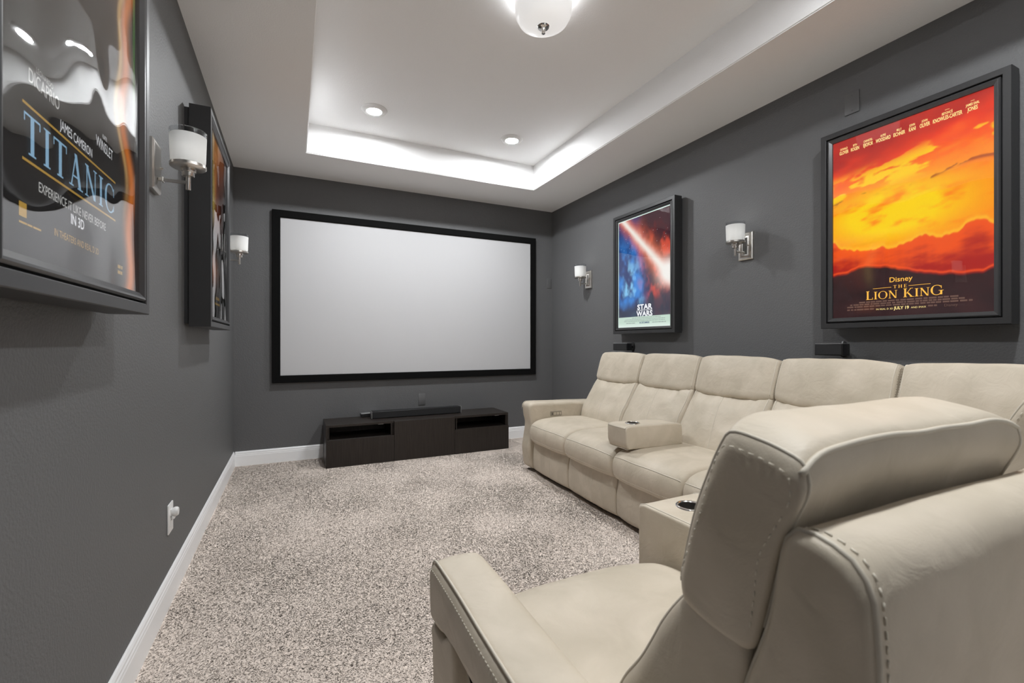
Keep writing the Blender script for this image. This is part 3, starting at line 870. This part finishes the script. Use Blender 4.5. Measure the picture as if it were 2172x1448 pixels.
# ------------------------------------------------------------------ wall sconces
def sconce(y, right, label):
    x = RX if right else LX
    e = empty('wall_sconce', (x, y, 1.81), -PI / 2 if right else PI / 2, label, 'wall lamp', 'brushed nickel wall sconces')
    d = -0.118                                                         # axis of the shade, out from the wall
    bm = bmesh.new(); ring(bm, 0.112, 0.19, [(0, 0), (0, -0.016), (0.006, -0.021), (0.012, -0.022), (0.0555, -0.022), (0.0555, 0)])
    bmesh.ops.remove_doubles(bm, verts=bm.verts, dist=0.0012)
    shade_auto(obj('back_plate', bm, 'nickel', e), 25)
    bm = bmesh.new(); box(bm, -0.008, 0.008, d, -0.022, -0.052, -0.041, bev=0.002); obj('arm', bm, 'nickel', e)
    bm = bmesh.new(); box(bm, -0.011, 0.011, -0.040, -0.034, -0.056, -0.037, bev=0.002); obj('arm_collar', bm, 'nickel', e)
    bm = bmesh.new(); lathe(bm, [(0.0, -0.075), (0.0075, -0.075), (0.0085, -0.073), (0.0085, -0.02), (0.0, -0.02)], 20, (0, d, 0)); shade_auto(obj('stem', bm, 'nickel', e))
    bm = bmesh.new(); lathe(bm, [(0.0, -0.022), (0.020, -0.022), (0.021, -0.020), (0.021, -0.006), (0.026, -0.004), (0.026, 0.008), (0.056, 0.010), (0.061, 0.014), (0.061, 0.024), (0.058, 0.026), (0.0, 0.026)], 40, (0, d, 0)); shade_auto(obj('cup', bm, 'nickel', e))
    bm = bmesh.new()
    for z in (-0.005, ):
        lathe(bm, [(0.0045, -0.0), (0.0045, 0.010), (0.0, 0.010)], 12)
    for v in bm.verts: v.co = Vector((v.co.x + 0.028, -0.022 - v.co.z, v.co.y + 0.004))
    obj('screw_knob', bm, 'nickel', e)
    bm = bmesh.new(); lathe(bm, [(0.056, 0.0265), (0.0585, 0.04), (0.0615, 0.135), (0.0580, 0.135), (0.0550, 0.04), (0.053, 0.0265)], 48, (0, d, 0)); shade = shade_auto(obj('glass_shade', bm, 'frost', e))
    bm = bmesh.new(); lathe(bm, [(0.0615, 0.1352), (0.0622, 0.155), (0.0590, 0.155), (0.0580, 0.1352)], 48, (0, d, 0)); shade_auto(obj('clear_rim', bm, 'clear', shade))
    bm = bmesh.new(); lathe(bm, [(0.0, 0.028), (0.013, 0.028), (0.014, 0.05), (0.024, 0.075), (0.027, 0.092), (0.022, 0.110), (0.012, 0.118), (0.0, 0.120)], 24, (0, d, 0)); shade_auto(obj('bulb', bm, 'bulb', e))
sconce(2.17, False, 'sconce on the left wall between the two left framed posters')
sconce(4.06, False, 'far left sconce in the corner beside the projection screen')
sconce(2.17, True, 'sconce on the right wall between the two right framed posters')
sconce(4.06, True, 'far right sconce between the blue poster and the front wall')

# ------------------------------------------------------------------ satellite speakers on the right wall
def speaker(y, ln, dp, out, label):
    e = empty('satellite_speaker', (RX, y, 1.095), -PI / 2, label, 'speaker', 'small speakers on the right wall')
    bm = bmesh.new(); box(bm, -ln / 2, ln / 2, -out, -out + dp, -0.034, 0.032, bev=0.003); shade_auto(obj('cabinet', bm, 'speaker', e))
    bm = bmesh.new(); box(bm, -ln / 2 + 0.006, ln / 2 - 0.006, -out - 0.003, -out, -0.028, 0.026); obj('grille', bm, 'grille', e)
    bm = bmesh.new(); box(bm, -ln / 2 + 0.002, ln / 2 - 0.002, -out + 0.002, -out + dp - 0.002, 0.0322, 0.0342); obj('top_trim', bm, 'silver', e)
    bm = bmesh.new(); tube(bm, [(0.0, -out + dp - 0.002, 0), (0.0, -0.008, 0)], 0.010, 12); obj('bracket_arm', bm, 'speaker', e)
    bm = bmesh.new(); lathe(bm, [(0.0, 0.0), (0.03, 0.0), (0.03, 0.004), (0.02, 0.009), (0.0, 0.010)], 20)
    for v in bm.verts: v.co = Vector((v.co.x * 0.9, -v.co.z, v.co.y * 1.6))
    obj('wall_mount', bm, 'speaker', e)
speaker(3.36, 0.20, 0.055, 0.155, 'small black speaker under the blue poster')
speaker(1.545, 0.15, 0.07, 0.15, 'small black speaker under the orange poster')

# ------------------------------------------------------------------ framed backlit posters
def vnoise(x, y, sc, seed=0):
    """smooth value noise on arrays"""
    r = np.random.default_rng(seed); G = r.random((64, 64))
    u = x * sc; v = y * sc; i = np.floor(u).astype(int); j = np.floor(v).astype(int); fu = u - i; fv = v - j
    fu = fu * fu * (3 - 2 * fu); fv = fv * fv * (3 - 2 * fv)
    g = lambda a, b: G[a % 64, b % 64]
    return (g(i, j) * (1 - fu) + g(i + 1, j) * fu) * (1 - fv) + (g(i, j + 1) * (1 - fu) + g(i + 1, j + 1) * fu) * fv
def fbm(x, y, sc, seed=0, o=4):
    s = 0; a = 0.5
    for k in range(o):
        s = s + a * vnoise(x, y, sc * 2 ** k, seed + k); a *= 0.5
    return s
def ss(a, b, x):
    t_ = np.clip((x - a) / (b - a), 0, 1); return t_ * t_ * (3 - 2 * t_)
def mixc(A, B, k): return A * (1 - k[..., None]) + np.array(B) * k[..., None]
def flat(s, c): return np.ones(s.shape + (3,)) * np.array(c)

def art_sunset(s, t_):
    """plain sunset-coloured sheet: red, orange and yellow bands of cloud over a dark foot"""
    tl = t_ - 0.10 * (s - 0.5)                                           # bands rise a little to the right
    n = fbm(s * 0.9, tl * 2.6, 3.4, 3, 5) - 0.47; n2 = fbm(s * 1.3, tl * 5.0, 5.0, 14, 5) - 0.47
    c = flat(s, (0.42, 0.008, 0.004))
    c = mixc(c, (0.86, 0.035, 0.003), ss(1.02, 0.84, tl + 0.30 * n + 0.06 * (0.5 - s)))
    c = mixc(c, (1.0, 0.105, 0.002), ss(0.90, 0.76, tl + 0.35 * n))
    c = mixc(c, (1.0, 0.25, 0.002), ss(0.76, 0.62, tl + 0.30 * n2))
    cl = ss(-0.02, 0.10, n2 + 0.10 * n) * ss(0.66, 0.72, tl) * ss(0.86, 0.77, tl); c = mixc(c, (1.0, 0.60, 0.0), cl)
    glow = np.exp(-(((s - 0.42) / 0.40) ** 2 + ((t_ - 0.54) / 0.13) ** 2)); c = mixc(c, (1.0, 0.66, 0.0), np.clip(glow * 1.7, 0, 1) * ss(-0.35, 0.0, n2))
    band = (0.655 + 0.05 * (s - 0.3) + 0.02 * np.sin(s * 9)); dk = np.exp(-((t_ - band) / (0.006 + 0.014 * np.abs(n2 + 0.15))) ** 2) * ss(0.0, 0.05, n2 + 0.02 + 0.10 * (s - 0.4))
    c = mixc(c, (0.33, 0.035, 0.004), np.clip(dk, 0, 1) * 0.85)
    top = 0.365 + 0.20 * (fbm(s, s * 0 + 0.3, 5.5, 33, 5) - 0.5) + 0.06 * np.abs(s - 0.5)
    c = mixc(c, (1.0, 0.50, 0.02), np.exp(-((t_ - top) / 0.012) ** 2) * 0.8)
    low = ss(top, top - 0.012, t_); c = mixc(c, (0.88, 0.085, 0.004), low); c = mixc(c, (0.40, 0.008, 0.004), ss(top - 0.02, top - 0.16, t_ + 0.2 * n2))
    hill = 0.235 + 0.045 * np.sin(s * 5.2 + 0.2) + 0.03 * (fbm(s, s * 0, 9, 5) - 0.5)
    c = mixc(c, (0.95, 0.09, 0.01), np.exp(-((t_ - hill) / 0.006) ** 2) * 0.7)
    dark = flat(s, (0.012, 0.003, 0.005)) + 0.035 * (fbm(s, t_ * 2, 8, 6)[..., None]) * np.array((1, 0.28, 0.25))
    k = ss(hill, hill - 0.02, t_)
    return c * (1 - k[..., None]) + dark * k[..., None]

def art_space(s, t_):
    n = fbm(s, t_, 5, 2); n2 = fbm(s, t_, 9, 12)
    d = s - 0.52 + 0.28 * (t_ - 0.5) + 0.25 * (n - 0.5)
    blue = flat(s, (0.006, 0.03, 0.16)); blue = mixc(blue, (0.02, 0.24, 0.75), ss(0.35, 0.65, n) * ss(0.95, 0.6, t_))
    blue = mixc(blue, (0.25, 0.65, 1.0), ss(0.5, 0.75, n2) * np.exp(-((s - 0.25) / 0.25) ** 2) * ss(0.75, 0.4, t_))
    red = flat(s, (0.05, 0.01, 0.02)); red = mixc(red, (0.75, 0.06, 0.03), ss(0.35, 0.62, n2) * ss(0.95, 0.6, t_)); red = mixc(red, (0.85, 0.25, 0.17), ss(0.5, 0.7, n) * ss(0.55, 0.3, t_))
    k = ss(-0.12, 0.12, d); c = blue * (1 - k[..., None]) + red * k[..., None]
    # bright diagonal streaks
    L1 = np.abs((t_ - 0.985) + 0.66 * (s - 0.12)) ; wd = (0.035 + 0.05 * s) * (0.7 + 0.8 * n2)
    c = mixc(c, (1.0, 0.22, 0.10), np.exp(-(L1 / (wd * 1.9)) ** 2) * 0.85); c = mixc(c, (1.0, 0.93, 0.85), np.exp(-(L1 / (wd * 0.75)) ** 2))
    g = np.exp(-(((s - 0.97) / 0.16) ** 2 + ((t_ - 0.45) / 0.10) ** 2)); c = mixc(c, (1.0, 0.97, 0.92), np.clip(g * 1.3, 0, 1))
    st = (np.random.default_rng(5).random(s.shape) > 0.996) * ss(0.55, 0.8, t_); c = mixc(c, (0.8, 0.9, 1), st * 0.8)
    dk = ss(0.24, 0.13, t_ - 0.22 * (s - 0.3) * (s > 0.3) + 0.08 * (n2 - 0.5)); c = mixc(c, (0.012, 0.018, 0.05), dk * 0.93)
    strip = ss(0.098, 0.094, t_); c = mixc(c, (0.62, 0.80, 0.68), strip)
    c = mixc(c, (0.88, 1.0, 0.94), strip * ss(0.05, 0.0, t_) * 0.8)
    return c

def art_ember(s, t_):
    """dark sheet with warm amber light at the top and down one edge"""
    n = fbm(s * 1.4, t_ * 0.7, 5, 8)
    c = flat(s, (0.006, 0.005, 0.005))
    top = ss(0.60, 0.98, t_ + 0.25 * (n - 0.5)); c = mixc(c, (0.16, 0.06, 0.03), top * 0.8)
    wv = 0.90 + 0.05 * np.sin(t_ * 9) + 0.03 * np.sin(t_ * 23 + 1)
    e = np.exp(-((s - wv) / 0.045) ** 2); c = mixc(c, (0.75, 0.20, 0.02), e * ss(0.25, 0.5, n))
    e2 = np.exp(-((s - wv + 0.06) / 0.02) ** 2); c = mixc(c, (0.85, 0.55, 0.20), e2 * 0.7 * ss(0.12, 0.4, t_))
    f = np.exp(-(((s - 0.52 - 0.1 * (t_ - 0.8)) / 0.10) ** 2)) * ss(0.66, 0.95, t_); c = mixc(c, (0.5, 0.14, 0.05), f * 0.8)
    gr = np.exp(-(((s - 0.985) / 0.015) ** 2)) * ss(0.4, 0.6, t_); c = mixc(c, (0.10, 0.30, 0.06), gr * 0.7)
    return c

def art_flame(s, t_):
    n = fbm(s * 1.6, t_ * 0.9, 4, 4)
    c = flat(s, (0.006, 0.005, 0.004))
    k = ss(0.35, 0.95, t_ + 0.5 * (n - 0.5) - 0.6 * np.abs(s - 0.45))
    c = mixc(c, (0.55, 0.09, 0.008), k); c = mixc(c, (1.0, 0.36, 0.02), ss(0.62, 1.0, t_ + 0.5 * (n - 0.5) - 0.4 * np.abs(s - 0.42)))
    y_ = np.exp(-((s - 0.20 - 0.04 * np.sin(t_ * 12)) / 0.09) ** 2) * ss(0.45, 0.65, t_); c = mixc(c, (0.85, 0.62, 0.16), y_)
    lo = np.exp(-(((s - 0.2) / 0.25) ** 2 + ((t_ - 0.27) / 0.07) ** 2)); c = mixc(c, (0.75, 0.22, 0.05), lo * 0.8)
    return c

def poster(y, right, label, art, k, cover='cover', glow=False):
    W, Hh = 0.785, 1.115; d = 0.100 if right else 0.115
    e = empty('framed_poster', (RX if right else LX, y, 1.7725), -PI / 2 if right else PI / 2, label, 'poster')
    bm = bmesh.new()
    ring(bm, W, Hh, [(0.0, -0.022), (0.0, -d + 0.002), (0.002, -d), (0.027, -d), (0.029, -d + 0.002), (0.029, -0.022)])
    obj('outer_frame', bm, 'frame', e)
    bm = bmesh.new(); ring(bm, W - 0.03, Hh - 0.03, [(0.0, 0.0), (0.0, -0.0225), (0.03, -0.0225), (0.03, 0.0)]); obj('hanging_frame', bm, 'frame', e)
    boxobj('light_box', (-W / 2 + 0.031, W / 2 - 0.031, -d + 0.022, -0.024, -Hh / 2 + 0.031, Hh / 2 - 0.031), 'frame', e)
    bm = bmesh.new()
    ring(bm, W - 0.070, Hh - 0.070, [(0.0, -d + 0.0215), (0.0, -d + 0.004), (0.005, -d - 0.001), (0.010, -d), (0.023, -d + 0.009), (0.024, -d + 0.0215)])
    obj('snap_rail', bm, 'snap', e)
    nx, nz = 150, 226; pw, ph = 0.668, 1.0
    X, Z = np.meshgrid(np.linspace(-pw / 2, pw / 2, nx + 1), np.linspace(-ph / 2, ph / 2, nz + 1))
    yp = -d + 0.0185
    V = np.c_[X.ravel(), np.full(X.size, yp), Z.ravel()]
    idx = np.arange(X.size).reshape(X.shape)
    F = np.stack([idx[:-1, :-1], idx[:-1, 1:], idx[1:, 1:], idx[1:, :-1]], -1).reshape(-1, 4)
    me = bpy.data.meshes.new('poster_print'); me.from_pydata(V.tolist(), [], F.tolist())
    col = art(X / pw + 0.5, Z / ph + 0.5) * k
    ca = me.color_attributes.new('print', 'FLOAT_COLOR', 'POINT')
    ca.data.foreach_set('color', np.c_[col.reshape(-1, 3), np.ones(X.size)].ravel().astype(np.float32))
    me.materials.append(M['print'])
    link(bpy.data.objects.new('poster_print', me), e)
    if glow:                                                            # light leaking past the paper's edge
        for nm, dd in (('light_gap', (-pw / 2, pw / 2, yp - 0.0012, yp - 0.0004, ph / 2 - 0.008, ph / 2 - 0.002)), ('light_gap', (-pw / 2, -pw / 2 + 0.005, yp - 0.0012, yp - 0.0004, -ph / 2, ph / 2 - 0.008))):
            boxobj(nm, dd, 'ink_lightglow', e)
    bm = bmesh.new(); box(bm, -0.3425, 0.3425, -d + 0.0115, -d + 0.0135, -0.513, 0.513)
    cs = obj('cover_sheet', bm, cover, e)
    return e, yp - 0.0015

# right wall, near: orange sunset-coloured poster
p, yp = poster(1.2225, True, 'large framed backlit poster glowing orange and red on the right wall', art_sunset, 1.0, 'cover_flat')
names = [('DONALD', 'GLOVER', -0.277), ('SETH', 'ROGEN', -0.221), ('CHIWETEL', 'EJIOFOR', -0.158), ('ALFRE', 'WOODARD', -0.088), ('BILLY', 'EICHNER', -0.018),
         ('JOHN', 'KANI', 0.037), ('JOHN', 'OLIVER', 0.087), ('BEYONCÉ', 'KNOWLES-CARTER', 0.172), ('JAMES EARL', 'JONES', 0.262)]
for a, b, x in names:
    text_mesh('name_lettering', a, 0.0165, 'ink_cream', p, (x, yp, 0.447), sx=0.54, bold=0.0004)
    text_mesh('name_lettering', b, 0.0265, 'ink_cream', p, (x, yp, 0.423), sx=0.465, bold=0.0007)
text_mesh('name_lettering', 'AND', 0.008, 'ink_cream', p, (0.262, yp, 0.465), sx=0.8)
text_mesh('name_lettering', 'WITH', 0.008, 'ink_cream', p, (0.172, yp, 0.465), sx=0.8)
text_mesh('logo_lettering', 'Disney', 0.036, 'ink_gold', p, (-0.012, yp, -0.325), bold=0.0003)
roman('title_lettering', 'THE', 0.016, 0.058, 'ink_gold', p, (-0.043, yp, -0.358), gap=0.35)
roman('title_lettering', 'LION KING', 0.040, 0.325, 'ink_gold', p, (-0.167, yp, -0.408), gap=0.10, caps=[1.15, 1, 1, 1, 1, 1.1, 1, 1, 1.18])
for x0, x1 in ((-0.135, -0.052), (0.022, 0.110)):
    boxobj('title_rule', (x0, x1, yp - 0.0005, yp, -0.352, -0.350), 'ink_gold', p)
text_mesh('release_lettering', 'IN REAL D 3D', 0.0125, 'ink_cream', p, (-0.082, yp, -0.466))
text_mesh('release_lettering', 'JULY 19', 0.021, 'ink_cream', p, (-0.008, yp, -0.467), bold=0.0006, sx=0.9)
text_mesh('release_lettering', 'AND IMAX', 0.0125, 'ink_cream', p, (0.062, yp, -0.466))
text_mesh('logo_lettering', 'Disney', 0.018, 'ink_brown', p, (0.185, yp, -0.466))
def smallprint(parent, yy, x0, x1, z, h, m, seed):
    r = random.Random(seed); bm = bmesh.new(); x = x0
    while x < x1 - 0.01:
        w_ = r.uniform(0.008, 0.032); x2 = min(x1, x + w_)
        box(bm, x, x2, yy - 0.0004, yy, z, z + h); x = x2 + r.uniform(0.0025, 0.006)
    obj('small_print', bm, m, parent)
for i, (a, b) in enumerate(((-0.20, 0.215), (-0.245, 0.235), (-0.26, 0.262))):
    smallprint(p, yp, a, b, -0.424 - 0.0115 * i, 0.008, 'ink_brown', i)
smallprint(p, yp, -0.26, -0.13, -0.462, 0.008, 'ink_brown', 8); smallprint(p, yp, 0.10, 0.145, -0.462, 0.008, 'ink_brown', 9)

# right wall, far: blue and red poster
p, yp = poster(3.1375, True, 'framed backlit blue and red poster on the right wall near the front corner', art_space, 0.9, 'cover_flat', glow=True)
text_mesh('title_lettering', 'STAR', 0.062, 'ink_white', p, (0.022, yp, -0.342), bold=0.0022, sx=1.22, spacing=1.06)
text_mesh('title_lettering', 'WARS', 0.062, 'ink_white', p, (0.022, yp, -0.402), bold=0.0022, sx=1.12, spacing=1.06)
text_mesh('subtitle_lettering', "L'ASCENSION DE SKYWALKER", 0.0125, 'ink_white', p, (0.022, yp, -0.3545), sx=1.15, bold=0.0003)
text_mesh('release_lettering', '18 DÉCEMBRE', 0.021, 'ink_navy', p, (0.02, yp, -0.468), bold=0.0006)
for i, (a, b) in enumerate(((-0.14, 0.22), (-0.24, 0.27), (-0.25, 0.27))):
    smallprint(p, yp, a, b, -0.420 - 0.0135 * i, 0.006, 'ink_dimgrey', 20 + i)
smallprint(p, yp, -0.22, -0.10, -0.466, 0.008, 'ink_dimgrey', 31); smallprint(p, yp, 0.12, 0.28, -0.466, 0.008, 'ink_dimgrey', 32)

# left wall, near
p, yp = poster(1.2525, False, 'nearest framed poster on the left wall with pale blue title lettering', art_ember, 1.0, 'cover')
text_mesh('name_lettering', 'LEONARDO', 0.014, 'ink_grey', p, (-0.178, yp, -0.180), sx=0.8)
text_mesh('name_lettering', 'DICAPRIO', 0.034, 'ink_grey', p, (-0.178, yp, -0.207), sx=0.72)
text_mesh('name_lettering', 'KATE', 0.014, 'ink_white', p, (0.104, yp, -0.170), sx=0.8)
text_mesh('name_lettering', 'WINSLET', 0.034, 'ink_white', p, (0.104, yp, -0.200), sx=0.74)
text_mesh('name_lettering', 'JAMES CAMERON', 0.027, 'ink_white', p, (-0.044, yp, -0.238), sx=0.72)
roman('title_lettering', 'TITANIC', 0.066, 0.412, 'ink_paleblue', p, (-0.247, yp, -0.328), gap=0.16)
for z in (-0.250, -0.342):
    boxobj('title_rule', (-0.252, 0.172, yp - 0.0005, yp, z, z + 0.004), 'ink_amber', p)
text_mesh('tagline_lettering', 'EXPERIENCE IT LIKE NEVER BEFORE', 0.0245, 'ink_grey', p, (-0.045, yp, -0.379), sx=0.80)
text_mesh('tagline_lettering', 'IN 3D', 0.028, 'ink_white', p, (-0.043, yp, -0.404), sx=0.9, bold=0.0004)
text_mesh('release_lettering', 'IN THEATERS AND REAL D 3D', 0.0195, 'ink_amber', p, (-0.038, yp, -0.442), sx=0.8)
smallprint(p, yp, 0.19, 0.235, -0.452, 0.008, 'ink_amber', 40); smallprint(p, yp, 0.19, 0.235, -0.466, 0.008, 'ink_amber', 41)
boxobj('studio_mark', (-0.262, -0.240, yp - 0.0005, yp, -0.435, -0.412), 'ink_amber', p); smallprint(p, yp, -0.262, -0.19, -0.446, 0.003, 'ink_amber', 42)

# left wall, far
p, yp = poster(3.1375, False, 'farther framed poster on the left wall glowing amber at its top', art_flame, 0.9, 'cover')
smallprint(p, yp, -0.10, 0.04, -0.395, 0.016, 'ink_amber', 50); smallprint(p, yp, -0.12, 0.05, -0.425, 0.012, 'ink_amber', 51)

# ------------------------------------------------------------------ ceiling lights
def downlight(x, y, label):
    e = empty('recessed_light', (x, y, TZ), 0, label, 'ceiling light', 'round disc lights in the ceiling tray')
    bm = bmesh.new(); lathe(bm, [(0.056, 0.0), (0.100, 0.0), (0.101, -0.004), (0.094, -0.012), (0.070, -0.019), (0.058, -0.018), (0.056, -0.012)], 48); bmesh.ops.remove_doubles(bm, verts=bm.verts, dist=1e-5)
    shade_auto(obj('trim_ring', bm, 'plastic_w', e), 60)
    bm = bmesh.new(); lathe(bm, [(0.0, -0.016), (0.0565, -0.016), (0.0565, -0.004)], 24); obj('diffuser', bm, 'led', e)
downlight(0.585, 3.755, 'round white disc light at the far left of the ceiling tray')
downlight(1.805, 3.755, 'round white disc light at the far right of the ceiling tray')
downlight(0.585, 0.585, 'round white disc light at the near left of the ceiling tray')
downlight(1.805, 0.585, 'round white disc light at the near right of the ceiling tray')

cl = empty('ceiling_lamp', (1.195, 2.10, TZ), 0, 'frosted glass bowl lamp hanging in the middle of the ceiling tray', 'ceiling lamp')
bm = bmesh.new(); lathe(bm, [(0.0, 0.0), (0.075, 0.0), (0.075, -0.012), (0.06, -0.020), (0.0, -0.020)], 40); shade_auto(obj('canopy', bm, 'nickel', cl))
bm = bmesh.new(); lathe(bm, [(0.150, -0.035), (0.152, -0.08), (0.146, -0.130), (0.130, -0.160), (0.100, -0.178), (0.055, -0.186), (0.0, -0.188), (0.0, -0.184), (0.055, -0.182), (0.098, -0.174), (0.126, -0.157), (0.142, -0.128), (0.148, -0.08), (0.146, -0.035), (0.150, -0.035)], 56)
bmesh.ops.remove_doubles(bm, verts=bm.verts, dist=1e-6); shade_auto(obj('glass_bowl', bm, 'bowl', cl), 60)
bm = bmesh.new(); lathe(bm, [(0.0, -0.1885), (0.032, -0.1875), (0.033, -0.190), (0.029, -0.196), (0.012, -0.1985), (0.011, -0.2005), (0.0095, -0.224), (0.009, -0.226), (0.0, -0.227)], 32); shade_auto(obj('finial', bm, 'chrome', cl), 40)
bm = bmesh.new(); lathe(bm, [(0.006, -0.020), (0.006, -0.185)], 12); obj('stem', bm, 'nickel', cl)
for a in (0, PI):
    bm = bmesh.new(); lathe(bm, [(0.0, -0.050), (0.018, -0.052), (0.028, -0.07), (0.028, -0.085), (0.016, -0.11), (0.013, -0.13), (0.0, -0.13)], 20, (0.075 * math.cos(a), 0.075 * math.sin(a), 0)); obj('bulb', bm, 'upbulb', cl)
